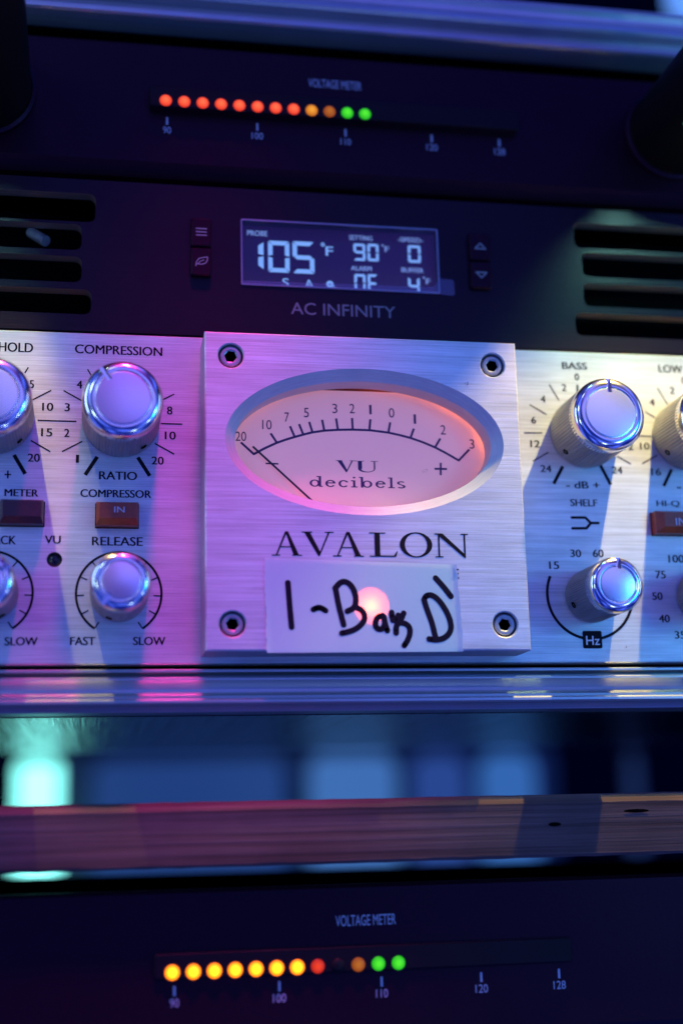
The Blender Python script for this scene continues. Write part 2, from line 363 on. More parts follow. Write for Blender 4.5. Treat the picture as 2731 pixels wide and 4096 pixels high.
top = [(8, 181.8), (-1.0, 181.8), (-1.8, 182.2), (-1.8, 183.4), (-1.0, 183.8), (3.0, 184.2), (3.0, 188.2), (-0.5, 188.6), (-1.2, 189.4), (-0.6, 191.0),
       (0.4, 192.6), (0.2, 194.0), (-0.8, 195.4), (-0.8, 196.6), (0.5, 197.6), (8, 198)]
rail(top, 'aluminium_rail', 'silver ridged rail over the upper power conditioner')
m = MB().box(-250, 256, 8.2, 190, -12.4, -1.0)
M_FLOOR = brushed('ribbed_floor', (0.022, 0.032, 0.038), 0.20, 0.5, scale=(420, 5, 5), amp=.5, bump=.6, bd=.0006)
m.build('floor_board', M_FLOOR, case)
m = MB().box(-250, 256, 8.2, 190, 181, 197.6); m.build('top_board', M_DARK, case)
for x in (-250, 244): MB().box(x, x+12, 8.3, 190, -1.0, 181).build('side_panel', M_DARK, case)
m = MB().box(-238, 244, 150, 156, -0.9, 180.9); m.build('back_panel', M_DARK, case)

# plywood board between the two racks
ply = brushed('plywood_edge', (0.115, 0.070, 0.072), 0.75, 0.0, scale=(7, 60, 560), amp=.8, bump=.4, bd=.0005, mottle=.2)
ply.node_tree.nodes['Principled BSDF'].inputs['Specular IOR Level'].default_value = .08
M_PLY = ply
m = MB(); zT, zB = -34.2, -49.9
prof = [(16, zT), (-3.6, zT), (-5.4, zT-.9), (-6.8, zT-2.2), (-6.8, zB+.8), (-6.1, zB), (16, zB)]
nx = 120; loops = []
for i in range(nx+1):
    x = -250+506*i/nx; j = [random.uniform(-.10, .10) for _ in prof]
    loops.append([(x, y+j[k]*.7, z+(j[k] if 0 < k < 6 else 0)) for k, (y, z) in enumerate(prof)])
m.loft(loops); m.add(loops[0], [tuple(range(7))]); m.add(loops[-1], [tuple(range(7))])
pl = m.build('plywood_board', M_PLY, org=(3, 0, zB)); pl.location = Vector((3, 0, zB))*MM
tag(pl, 'brown plywood board with rough layered front edge across the gap below the preamp', 'board')
m = MB()
for cx, cy, wd, ht in ((1273, 1893, 30, 9), (1460, 1862, 62, 8)):
    x, z = P(*DD(cx, cy), -6.92); m.poly(ellipse(x, z, wd/17.6, ht/17.6, 12), [], -6.96)
m.build('knot_hole', M_DARK, pl, org=(3, 0, zB))

# ------------------------------------------------------------------ power conditioners (1U, lamp tubes, LED voltmeter)
LED = {}
LED['red'] = led_mat('led_red', (0.75, 0.03, 0.015), (1.3, 0.17, 0.06), 1.0, 1.7); LED['hot'] = led_mat('led_hot', (1.1, 0.03, 0.005), (4.5, 1.6, 0.03), 1.0, 1.9)
LED['dull'] = led_mat('led_dull_red', (0.5, 0.015, 0.006), (1.0, 0.06, 0.015), 0.9, 1.7)
LED['amber'] = led_mat('led_amber', (0.6, 0.14, 0.008), (1.05, 0.42, 0.03), 0.9, 1.7); LED['dim'] = led_mat('led_dim_amber', (0.35, 0.06, 0.006), (0.62, 0.18, 0.015), 0.75, 1.7); LED['green'] = led_mat('led_green', (0.01, 0.5, 0.01), (0.10, 1.0, 0.03), 0.9, 1.7)
LED['off'] = mat('led_off', (0.008, 0.004, 0.006), .5, 0, .15)
M_LENS = mat('meter_lens', (0.008, 0.003, 0.008), 0.5, 0, 0.12)
def conditioner(dx, dz, leds, label, tubes, ink):
    t = thing('power_conditioner', label, 'power conditioner', (3+dx, 0, 135+dz))
    z0, z1 = 135.2+dz, 174.2+dz; X0, X1 = -238, 244
    m = MB(); pr = [(6, z0-1.0), (3.2, z0-0.4), (0.0, z0+3.0), (0.0, z1-0.8), (0.6, z1), (6, z1)]
    m.loft([[(X0, y, z) for y, z in pr], [(X1, y, z) for y, z in pr]])
    m.build('faceplate', M_BLACK, t, smooth=20)
    MB().box(-225, 231, 6.1, 140, z0+.5, z1-1).build('chassis', M_DARK, t)
    # lens bar
    bx0, bx1, bz0, bz1 = -52.0+dx, 53.4+dx, 153.4+dz, 159.4+dz
    m = MB(); lp = rrect(bx0, bx1, bz0, bz1, .6)
    bd = 3.3 if tubes else 1.0
    m.loft([at_y(lp, -0.1), at_y(lp, -bd+.3), at_y(inset(lp, .3), -bd)]); m.poly(inset(lp, .3), [], -bd)
    bar = m.build('meter_lens', M_LENS, t)
    xa, za = P(663.6, 398.9, -3.4); xb, zb = P(1459.5, 458, -3.4)
    st = (xb-xa)/11; zl = (za+zb)/2+dz
    for k, c in enumerate(leds):
        rr = 1.72 if c not in ('hot',) else 1.85
        m = MB(); prof = [(rr*math.sin(a), -0.75*math.cos(a)) for a in [pi/2*j/6 for j in range(6, 0, -1)]]
        m.lathe(prof+[(0.05, -0.75)], n=24, cap=True)
        led = m.build('led', LED[c], t, org=(0, 0, 0), loc=(xa+dx+st*k-(3+dx), -bd-.02, zl-(135+dz)))
    y = -0.06
    def txt(s, x, z, wd, ht):
        m = MB(); put_text(m, s, x, z, wd, ht, y, .0); m.build('lettering', ink, t)
    xv, zv = P(*DD(769, 194), y); txt('VOLTAGE METER', xv+dx, zv+dz, 15.3, 2.6)
    x9, _ = P(*DD(384, 280), y); x1_, zt = P(*DD(591, 294), y); s5 = (x1_-x9)/5*(1 if tubes else 1.018)
    zt = 150.6
    for k in (0, 5, 10, 15, 19): MB().box(x9+dx+s5*k-.28, x9+dx+s5*k+.28, y, y+.02, zt-1.1+dz, zt+1.2+dz).build('scale_marking', ink, t)
    for k, s, wd in ((0, '90', 2.2), (5, '100', 3.2), (10, '110', 3.0), (15, '120', 3.2), (19, '128', 3.2)): txt(s, x9+dx+s5*k, zt-2.7+dz, wd, 2.0)
    if tubes:
        for x, sa, sb in ((TUBE_L, -48, 15), (TUBE_R, -39, 32)):   # slit limits, degrees from straight down
            R = 13.2; zc = TUBE_Z; n = 48
            m = MB(); m.lathe([(R+1.2, -0.05), (R+1.2, -1.6), (R+.3, -2.2), (R+.1, -2.0)], (x, zc), n)
            m.build('collar_ring', M_BLACK, t)
            # tube with a slit along its underside
            a0, a1 = rad(-90+sb), rad(270+sa); k = 40
            arc = [(math.cos(a0+(a1-a0)*i/k), math.sin(a0+(a1-a0)*i/k)) for i in range(k+1)]
            Y0, Y1, Y2 = -0.1, -26, -125
            def lo(r, y): return [(x+r*c, y, zc+r*s) for c, s in arc]
            m = MB(); m.loft([lo(R, Y1), lo(R, Y2)], False); m.loft([lo(R-1.2, Y1), lo(R-1.2, Y2)], False)
            for e in (0, -1):
                c, s = arc[e]; m.add([(x+R*c, Y1, zc+R*s), (x+R*c, Y2, zc+R*s), (x+(R-1.2)*c, Y2, zc+(R-1.2)*s), (x+(R-1.2)*c, Y1, zc+(R-1.2)*s)], [(0,1,2,3)])
            m.lathe([(R, Y0), (R, Y1), (0.1, Y1)], (x, zc), n, cap=True)
            m.lathe([(0.1, Y2), (R, Y2), (R, Y2-8), (0.1, Y2-8)], (x, zc), n, cap=True)
            o = m.build('lamp_tube', M_TUBE, t)
    return t
ink_u = mat('grey_print', (0.34, 0.33, 0.42), .5)
conditioner(0, 0, ['red']*8+['amber', 'dim', 'green', 'green'], 'black power conditioner at the top with two pulled out lamp tubes and red lit voltmeter', True, ink_u)
xb_, zb_ = P(396*SRC_W/1568, 2232*SRC_W/1568, -1.1); xa_, za_ = P(663.6, 398.9, -3.4)
conditioner(xb_-xa_, zb_-za_, ['hot']*7+['dull', 'off', 'dim', 'green', 'green'], 'black power conditioner at the bottom, under the plywood board, with glowing orange voltmeter', False, ink_u)

# ------------------------------------------------------------------ fan controller panel with little screen
fan = thing('fan_controller', 'black brushed fan controller panel with temperature screen and vent slots, above the silver preamp', 'fan controller', (3, 0, 88.3))
X0, X1, FZ0, FZ1 = -238, 244, 88.4, 131.7
slots = []
def slot(xa, xb, zt, zb, r=1.9, cut=0):
    lp = rrect(xa, xb, zb, zt, r, 4); slots.append(lp)
rs = [(757, 872, 383), (883, 987, 327), (1013, 1117, 327), (1145, 1245, 365)]
for yt, yb, xe in rs:
    x, zt = P(40, yt); _, zb = P(40, yb); xr, _ = P(xe, yb); slot(-170, xr, zt, zb)
rr_ = [(885, 985, 2296), (1004, 1100, 2329), (1128, 1219, 2335), (1246, 1336, 2303)]
for yt, yb, xs in rr_:
    _, zt = P(xs+60, yt+8); _, zb = P(xs+60, yb+8); xl, _ = P(xs, yb); slot(xl, 176, zt, zb)
wx0, wz1 = P(963, 876); wx1, wz0 = P(1757, 1160)
win = rrect(wx0, wx1, 103.4, 122.6, .5)
outer = [(X0, FZ0), (X1, FZ0), (X1, FZ1), (X0, FZ1)]
m = MB(); m.poly(outer, slots+[win], 0.0)
m.loft([at_y(outer, 0), at_y(outer, 4)])
m.loft([at_y(win, 0.0), at_y(win, 4.0)])
m.build('faceplate', M_BLACKBR, fan, smooth=25)
M_LIP = brushed('slot_edge_warm_tint', (0.30, 0.20, 0.15), 0.4, 0.5, scale=(30, 2500, 2500), amp=.5)  # brown colour stands for warm light bounced onto the slot walls
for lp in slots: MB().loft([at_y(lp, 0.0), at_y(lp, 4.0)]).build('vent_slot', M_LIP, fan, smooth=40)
MB().box(-236, 242, 22, 140, FZ0+.5, FZ1-.5).build('chassis', M_DARK, fan)
m = MB(); m.lathe([(0.1, 13), (1.5, 13), (1.5, 20), (1.2, 20.5), (0.1, 20.5)], (0, 0), 20, True)
bolt = m.build('bolt', M_SCREW, fan, org=(0, 17, 0)); bx, bz = P(150, 945, 9); bolt.location = Vector((bx-3, 9, bz-88.3))*MM; bolt.rotation_euler = (rad(35), 0, rad(48))
# screen
LY = 4.6
M_LCD = mat('screen_back', (0.012, 0.006, 0.02), .3, 0, .15, (0.060, 0.018, 0.20), 0.12)
M_SEG = glow('screen_segment', (0.20, 0.42, 1.0), 0.95); M_SEG2 = glow('screen_caption', (0.24, 0.40, 1.0), 0.75)
m = MB().box(wx0-2, wx1+2, LY, LY+2, 100, 125); scr = m.build('screen', M_LCD, fan)
def seg(mb, d, x0, x1, z0, z1, th, sl=0.0, y=LY-.05):
    on = {'0': 'abcdef', '1': 'bc', '4': 'fgbc', '5': 'afgcd', '9': 'abcdfg', 'F': 'aefg'}[d]
    zm = (z0+z1)/2; g = th*.12; h = th/2
    def hb(z, s=0):
        z = min(max(z, z0+h), z1-h)
        if s == 0: pts = [(x0+g+h*.5, z), (x0+th, z+h), (x1-th, z+h), (x1-g-h*.5, z), (x1-th, z-h), (x0+th, z-h)]
        elif s > 0: pts = [(x0+g, z+h), (x1-g, z+h), (x1-th, z-h), (x0+th, z-h)]
        else: pts = [(x0+g, z-h), (x1-g, z-h), (x1-th, z+h), (x0+th, z+h)]
        return pts
    def vb(x, za, zb, left):
        o, i = (x0, x0+th) if left else (x1, x1-th)
        if za == zm: return [(o, zb-g*2), (i, zb-th), (i, za+h*.7), (o, za+g)]
        return [(o, za+g*2), (i, za+th), (i, zb-h*.7), (o, zb-g)]
    S_ = {'a': hb(z1, 1), 'd': hb(z0, -1), 'g': hb(zm), 'f': vb(0, zm, z1, True), 'b': vb(0, zm, z1, False), 'e': vb(0, z0, zm, True), 'c': vb(0, z0, zm, False)}
    for k in on:
        mb.add([(x+sl*(z-z0), y, z) for x, z in S_[k]], [tuple(range(len(S_[k])))])
def digit(mb, d, xa, ya, xb, yb, th):
    x0, z1 = P(*RL(xa, ya), LY-.05); x1, _ = P(*RL(xb, ya), LY-.05); _, z0 = P(*RL(xa, yb), LY-.05)
    seg(mb, d, x0, x1, z0, z1, th)
m = MB()
digit(m, '1', 95, 178, 180, 382, 1.45); digit(m, '0', 212, 178, 360, 396, 1.25); digit(m, '5', 382, 182, 532, 404, 1.25)
digit(m, '9', 806, 198, 888, 316, .75); digit(m, '0', 903, 200, 980, 320, .75); digit(m, '0', 1184, 210, 1272, 330, .75)
digit(m, '0', 812, 410, 890, 535, .75); digit(m, 'F', 905, 412, 974, 540, .75); digit(m, '4', 1186, 430, 1266, 560, .75)
T(m, 'F', RL, 640, 252, 50, 64, LY-.06, .05); T(m, 'S', RL, 335, 470, 42, 58, LY-.06, .05)
x, z = P(*RL(594, 206), LY-.06); m.poly(ellipse(x, z, .55, .6, 16), [ellipse(x, z, .22, .25, 10)], LY-.06)
x, z = P(*RL(643, 482), LY-.06); m.poly(ellipse(x, z, 1.0, 1.0, 20), [ellipse(x, z, .3, .3, 8)], LY-.06); m.stroke([(x+.9, z-.3), (x+1.3, z-1.0)], .4, LY-.07)
S(m, RL, [(470, 515), (497, 452), (530, 515), (470, 515)], .35, LY-.06); S(m, RL, [(497, 475), (497, 498)], .3, LY-.065)
m.build('digit_display', M_SEG, scr)
for it in (('PROBE', RL, 138, 127, 140, 36), ('SETTING', RL, 858, 160, 160, 32), ('-SPEED-', RL, 1204, 174, 175, 32), ('ALARM', RL, 862, 372, 142, 32), ('BUFFER', RL, 1218, 385, 152, 32)):
    m = MB(); T(m, *it, LY-.06, .03); m.build('screen_caption', M_SEG2, scr)
for cx, cy in ((1028, 230), (1315, 455)):
    m = MB(); T(m, 'F', RL, cx+12, cy+8, 28, 38, LY-.06, .05); x, z = P(*RL(cx-18, cy-18), LY-.06); m.poly(ellipse(x, z, .3, .3, 10), [], LY-.06); m.build('screen_caption', M_SEG2, scr)
# clear window pane with polished rim and a strip of film along its bottom
mg = bpy.data.materials.new('clear_pane'); mg.use_nodes = True; nt = mg.node_tree; nt.nodes.clear()
out = nt.nodes.new('ShaderNodeOutputMaterial'); tr = nt.nodes.new('ShaderNodeBsdfTransparent'); gl = nt.nodes.new('ShaderNodeBsdfGlossy'); gl.inputs['Roughness'].default_value = .06
mxs = nt.nodes.new('ShaderNodeMixShader'); fr = nt.nodes.new('ShaderNodeFresnel'); fr.inputs[0].default_value = 1.45
nt.links.new(fr.outputs[0], mxs.inputs[0]); nt.links.new(tr.outputs[0], mxs.inputs[1]); nt.links.new(gl.outputs[0], mxs.inputs[2]); nt.links.new(mxs.outputs[0], out.inputs[0])
m = MB(); lp = rrect(wx0+.15, wx1-.15, 103.55, 122.45, .4)
m.poly(lp, [], 0.3); m.build('window_pane', mg, fan)
M_RIM = mat('clear_rim', (0.22, 0.20, 0.32), .18, 0, .8)
m = MB(); lo_ = rrect(wx0-.05, wx1+.05, 103.35, 122.65, .5); li = rrect(wx0+.35, wx1-.35, 103.75, 122.3, .4)
m.loft([at_y(lo_, -.02), at_y(lo_, -.35), at_y(li, -.45), at_y(li, .25)]); m.build('window_rim', M_RIM, fan)
mf = mat('film', (0.30, 0.22, 0.50), .3); mf.node_tree.nodes['Principled BSDF'].inputs['Alpha'].default_value = .22
m = MB(); fx, fz = P(*RL(1512, 565), -.5)
_, f1 = P(*RL(1400, 445), -.5)
m.poly([(wx0+.2, 103.5), (wx1-1.0, 103.5-.3), (fx-.6, fz), (fx, fz+.5), (fx-.1, f1-.6), (fx-.7, f1-.1), (wx1+.1, f1), (wx1-.9, f1-1.3), (wx1-1.9, 105.0), (wx0+.2, 104.5)], [], -.55)
m.build('protective_film', mf, fan)
# rocker buttons
def rbtn(x0, x1, z0, z1, icon):
    lp = rrect(x0, x1, z0, z1, .7); m = MB(); m.loft([at_y(lp, 0.05), at_y(lp, -1.3), at_y(inset(lp, .35), -1.7)]); m.poly(inset(lp, .35), [], -1.7)
    b = m.build('button', M_BLACK, fan); i = MB(); cx, cz = (x0+x1)/2, (z0+z1)/2; y = -1.75
    if icon == 'menu':
        for k in (-1, 0, 1): i.stroke([(cx-1.5, cz+k*.95), (cx+1.5, cz+k*.95)], .35, y, rnd=False)
    elif icon == 'leaf':
        pts = [(cx-1.5, cz-1.5), (cx-1.3, cz-.2), (cx-.6, cz+.8), (cx+.6, cz+1.1), (cx+1.7, cz+1.3), (cx+1.6, cz+.2), (cx+1.0, cz-.6), (cx, cz-.9), (cx-.9, cz-.8)]
        i.stroke(pts, .3, y, rnd=False); i.stroke([(cx-1.2, cz-1.0), (cx-.2, cz), (cx+.8, cz+.4)], .25, y-.01, rnd=False)
    else:
        s = 1 if icon == 'up' else -1; i.stroke([(cx-1.5, cz-.7*s), (cx, cz+.9*s), (cx+1.5, cz-.7*s), (cx-1.5, cz-.7*s)], .35, y)
    i.build('icon', M_GREYINK, b)
for xs, ic in (((433, 490), ('menu', 'leaf')), ((1070, 1127), ('up', 'down'))):
    xa, _ = P(*DD(xs[0], 580)); xb, _ = P(*DD(xs[1], 580)); xa += .6; xb -= .6
    rbtn(xa, xb, 113.4, 121.6, ic[0]); rbtn(xa, xb, 105.0, 113.0, ic[1])
m = MB(); T(m, 'AC INFINITY', RL, 738, 664, 725, 82, -.06, -.004); m.build('lettering', mat('faint_print', (0.16, 0.15, 0.19), .5), fan)

# ------------------------------------------------------------------ the silver preamp
pre = thing('preamp', 'silver brushed preamp with oval VU meter and polished knobs in the middle of the rack', 'preamp', (3, 0, 0.1))
fp = MB(); outer = [(-238, 0.15), (244, 0.15), (244, 87.9), (-238, 87.9)]
inn = [(-237.7, 0.45), (243.7, 0.45), (243.7, 87.6), (-237.7, 87.6)]
dot = P(*RB(381, 589)); dotl = ellipse(dot[0], dot[1], 1.95, 1.95, 32)
fp.poly(inn, [dotl], 0); fp.loft([at_y(inn, 0), at_y(outer, .3), at_y(outer, 5)]); fp.loft([at_y(dotl, 0), at_y(dotl, 4)])
fp.build('faceplate', M_ALU, pre, smooth=20)
MB().box(-225, 231, 5.1, 140, .6, 87.4).build('chassis', M_DARK, pre)
m = MB(); m.lathe([(1.9, 1.2), (1.5, .9), (0.1, .7)], dot, 24, True); o = m.build('indicator_light', mat('unlit_lens', (.006, .005, .007), .25), pre); o['label'] = 'unlit black round lens below the letters VU'

# meter plate
PX0, PX1, PZ0, PZ1, PY = -38.02, 45.38, 2.0, 84.87, -13.32
mcx, mcz = P(*RM(762, 540), PY)     # refined below from the four extreme points of the bezel
xl, _ = P(*DD(517, 1012), PY); xr, _ = P(*DD(1155.5, 1015), PY); _, zt = P(*DD(837, 847), PY); _, zb = P(*DD(840, 1183), PY)
mcx, mcz, rx, rz = (xl+xr)/2, (zt+zb)/2, (xr-xl)/2, (zt-zb)/2
holes = [ellipse(mcx, mcz, rx, rz, 128)]
scr_px = [DD(531.5, 817.5), DD(1132, 838), DD(533, 1433), DD(1158, 1434)]
scp = [P(*s, PY) for s in scr_px]
sx0 = (scp[0][0]+scp[2][0])/2; sx1 = (scp[1][0]+scp[3][0])/2; sz1 = (scp[0][1]+scp[1][1])/2; sz0 = (scp[2][1]+scp[3][1])/2
screws = [(sx0, sz1), (sx1, sz1), (sx0, sz0), (sx1, sz0)]
for s in screws: holes.append(ellipse(s[0], s[1], 3.55, 3.55, 40))
ledp = P(*RT_(800, 375), PY); holes.append(ellipse(ledp[0], ledp[1], 4.4, 4.4, 40))
outer = [(PX0, PZ0), (PX1, PZ0), (PX1, PZ1), (PX0, PZ1)]; inn = [(PX0+.35, PZ0+.35), (PX1-.35, PZ0+.35), (PX1-.35, PZ1-.35), (PX0+.35, PZ1-.35)]
m = MB(); m.poly(inn, holes, PY); m.loft([at_y(inn, PY), at_y(outer, PY+.35)])
pl_ = m.build('meter_plate', M_ALU, pre, smooth=20)
m = MB(); m.loft([at_y(outer, PY+.35), at_y(outer, -.02)])
m.build('plate_edge', M_EDGE, pl_, smooth=20)
m = MB(); cw, cdp = 2.75, 2.4
m.loft([at_y(ellipse(mcx, mcz, rx, rz, 128), PY), at_y(ellipse(mcx, mcz, rx-cw, rz-cw, 128), PY+cdp), at_y(ellipse(mcx, mcz, rx-cw, rz-cw, 128), PY+8.6)])
m.build('meter_bezel', M_BORE, pl_, smooth=20)
for s in screws:
    m = MB(); m.lathe([(3.55, PY), (3.25, PY+.3), (3.25, PY+4.2), (2.0, PY+4.2)], s, 40); m.build('counterbore', M_BORE, pl_)
for s in screws:
    m = MB(); hexr = lambda i, r, y: r
    n = 48
    def hx(i): # hexagon radius at angle
        a = (2*pi*i/n + pi/6) % (pi/3) - pi/6
        return 1.42/math.cos(a)
    m.lathe([(2.75, PY+4.1), (2.75, PY+.75), (2.45, PY+.45), (1.85, PY+.45), (1.78, PY+.6)], s, n)
    top_ = [(s[0]+1.78*math.cos(2*pi*i/n), PY+.6, s[1]+1.78*math.sin(2*pi*i/n)) for i in range(n)]
    h1 = [(s[0]+hx(i)*math.cos(2*pi*i/n+.35), PY+.75, s[1]+hx(i)*math.sin(2*pi*i/n+.35)) for i in range(n)]
    h2 = [(v[0], PY+3.2, v[2]) for v in h1]
    m2 = MB(); m2.loft([h1, h2]); m2.add(h2, [tuple(range(n))])
    top_r = [(s[0]+1.78*math.cos(2*pi*i/n+.35), PY+.6, s[1]+1.78*math.sin(2*pi*i/n+.35)) for i in range(n)]
    m.loft([top_r, h1])
    o = m.build('socket_screw', M_SCREW, pre, smooth=30); m2.build('hex_socket', M_DARK, o)
# VU meter
FY = -3.6
M_FACE = mat('meter_face', (0.62, 0.44, 0.42), 0.55, 0, .3, (1.0, 0.37, 0.36), 0.29)
fx0, fx1, fz0 = mcx-rx-3.2, mcx+rx+3.8, mcz-rz-8
_, ftop = P(*DD(830, 899), FY)
m = MB(); m.box(fx0, fx1, FY, FY+1, fz0, ftop); vu = m.build('vu_meter', M_FACE, pre)
m = MB()
m.box(fx0+.2, fx1-.2, -2.5, -0.1, fz0+.2, mcz+rz+8); m.build('meter_case', mat('meter_case_red', (0.10, 0.02, 0.012), .6), vu)
bl = bpy.data.lights.new('meter_bulb', 'POINT'); bl.energy = .010; bl.color = (1, .22, .04); bl.shadow_soft_size = .001
for bx, bz, e in ((mcx+29, mcz+18, .009), (mcx+37, mcz+5, .0045), (mcx-31, mcz+17, .003), (mcx+6, mcz+22.0, .002)):
    l = bl.copy(); l.energy = e; o = bpy.data.objects.new('meter_bulb', l); o.location = Vector((bx, -4.3, bz))*MM; sc.collection.objects.link(o)
M_MK = mat('meter_ink', (0.045, 0.012, 0.075), .5)
y = FY-.05; m = MB()
arc = [(250, 600), (300, 573), (355, 548), (397, 533), (440, 520), (480, 509), (520, 499), (575, 491), (640, 487), (710, 486), (790, 489), (830, 494), (875, 500), (925, 511), (978, 525), (1035, 545), (1090, 568), (1145, 597), (1200, 629)]
S(m, RM, arc, .62, y, True)
m.build('scale_arc', M_MK, vu)
m = MB()
for a, b in (((190, 545), (250, 600)), ((328, 503), (358, 548)), ((418, 470), (440, 520)), ((460, 460), (480, 510)), ((507, 450), (522, 498)), ((567, 440), (577, 491)), ((632, 434), (640, 487)), ((706, 432), (709, 486)), ((791, 438), (786, 489)), ((883, 452), (874, 500)), ((993, 481), (976, 526)), ((1115, 527), (1090, 570)), ((1250, 578), (1200, 630))):
    S(m, RM, [a, b], .6, y-.012)
m.build('scale_marking', M_MK, vu)
m = MB()
for s, cx, cy, wd in (('20', 190, 517, 50), ('10', 311, 463, 44), ('7', 403, 428, 21), ('5', 494, 407, 23), ('3', 626, 388, 23), ('2', 706, 388, 24), ('1', 791, 393, 11), ('0', 889, 408, 26), ('1', 997, 437, 11), ('2', 1128, 487, 24), ('3', 1262, 553, 22)):
    T(m, s, RM, cx, cy, wd, 44, y, -.002)
S(m, RM, [(305, 643), (364, 645)], .42, y); S(m, RM, [(1088, 668), (1146, 669)], .55, y); S(m, RM, [(1117, 640), (1117, 698)], .55, y-.01)
m.build('scale_number', M_MK, vu)
m = MB()
xa, za = P(*RM(632, 683), y); xb, zb = P(*RM(722, 630), y); serif(m, 'V', xa, za, xb-xa, zb-za, y, .20, .07)
xa, za = P(*RM(716, 683), y); xb, zb = P(*RM(826, 633), y); serif(m, 'U', xa, za, xb-xa, zb-za, y, .17, .06)
xa, za = P(*RM(502, 752), y); xb, zb = P(*RM(960, 752), y); zz = P(*RM(732, 755), y)[1]; z2 = P(*RM(732, 722), y)[1]
small_serif(m, 'decibels', xa, zz, xb-xa, (z2-zz), y)
m.build('lettering', M_MK, vu)
m = MB(); ny = FY-.9; S(m, RM, [(245, 564), (600, 890)], .55, ny); m.build('needle', mat('needle_black', (.012, .004, .02), .5), vu)

# name on the plate, and what is left of the line under the tape
m = MB(); y = PY-.05
for ch, xa, xb, zt_, zb_ in (('A', 332, 470, 146, 258), ('V', 474, 622, 148, 260), ('A', 616, 757, 149, 262), ('L', 785, 916, 152, 263), ('O', 929, 1076, 153, 264), ('N', 1092, 1242, 157, 266)):
    x0, z0 = P(*RN(xa, zb_), y); x1, z1 = P(*RN(xb, zt_), y); serif(m, ch, x0, z0, x1-x0, z1-z0, y)
m.build('lettering', M_INK, pl_)
m = MB(); T(m, 'E', RT_, 1428, 138, 40, 72, y, .0); m.build('lettering', M_INK, pl_)

M_RUST = mat('rust', (0.10, 0.03, 0.02), .7)
for px, py, yy, par, n in ((1072, 883, PY-.03, pl_, 16), (975, 1082, FY-.06, vu, 9), (1437, 1487, -.03, pre, 6)):
    x, z = P(*DD(px, py), yy); m = MB()
    for k in range(n):
        a, q = random.uniform(0, 2*pi), random.uniform(0, .75); m.poly(ellipse(x+q*math.cos(a), z+q*math.sin(a), random.uniform(.05, .13), random.uniform(.05, .12), 7), [], yy-.002*k)
    m.build('rust_speck', M_RUST, par)
# red lamp behind the tape
m = MB(); m.lathe([(4.4, PY), (4.4, PY+3.2), (0.1, PY+3.2)], ledp, 40, True); m.build('lamp_bore', mat('white_bore', (.12, .10, .10), .6), pl_)
m = MB(); m.lathe([(1.5, PY+3.15), (1.5, PY+2.2), (1.1, PY+1.6), (.1, PY+1.35)], ledp, 24, True); m.build('indicator_light', glow('led_tape', (1.0, 0.115, 0.012), 100), pre)['label'] = 'lit red lamp shining through the tape'

# knobs
def knob_mesh(R, H, ang, n=144):
    m = MB()
    m.lathe([(R-.5, -.35), (R, -.5), (R, -(H-3.3)), (R-.12, -(H-3.1))], n=n, rfun=lambda i, r, y: r-(0.34 if (i % 2) and -(H-3.2) < y < -1.0 else 0))
    m.lathe([(R-.9, 0.0), (R-.9, -.5), (R-.4, -.5)], n=64)
    body = m
    f = min(R*.30, 2.75)
    prof = [(R-.12, -(H-3.1)), (R+.05, -(H-3.0)), (R+.05, -(H-f))]
    for k in range(1, 9):
        a = pi/2*k/8; prof.append((R+.05-f+f*math.cos(a), -(H-f+f*math.sin(a))))
    rf = R+.05-f
    prof += [(rf-.15, -(H-.02)), (rf-.32, -(H-.22))]
    ring = MB().lathe(prof, n=96)
    cap = MB().lathe([(rf-.32, -(H-.22))]+[(rf*q-.45*q, -(H-.14)-.34*(1-q*q)) for q in (1, .93, .85, .75, .62, .48, .32, .16)]+[(0.05, -(H-.14)-.34)], n=96, cap=True)
    return body, ring, cap
def cut_notch(objs, R, H, ang):
    """saw a real pointer slot into the rim and cap"""
    me = bpy.data.meshes.new('cutter'); c, s = math.cos(ang), math.sin(ang)
    b = MB().box(R*.56, R*1.3, -H-1, -H+1.3, -.62, .62)
    me.from_pydata([((x*c-z*s)*MM, y*MM, (x*s+z*c)*MM) for x, y, z in b.v], [], b.f)
    cu = bpy.data.objects.new('cutter', me); sc.collection.objects.link(cu)
    return cu
knobs = []
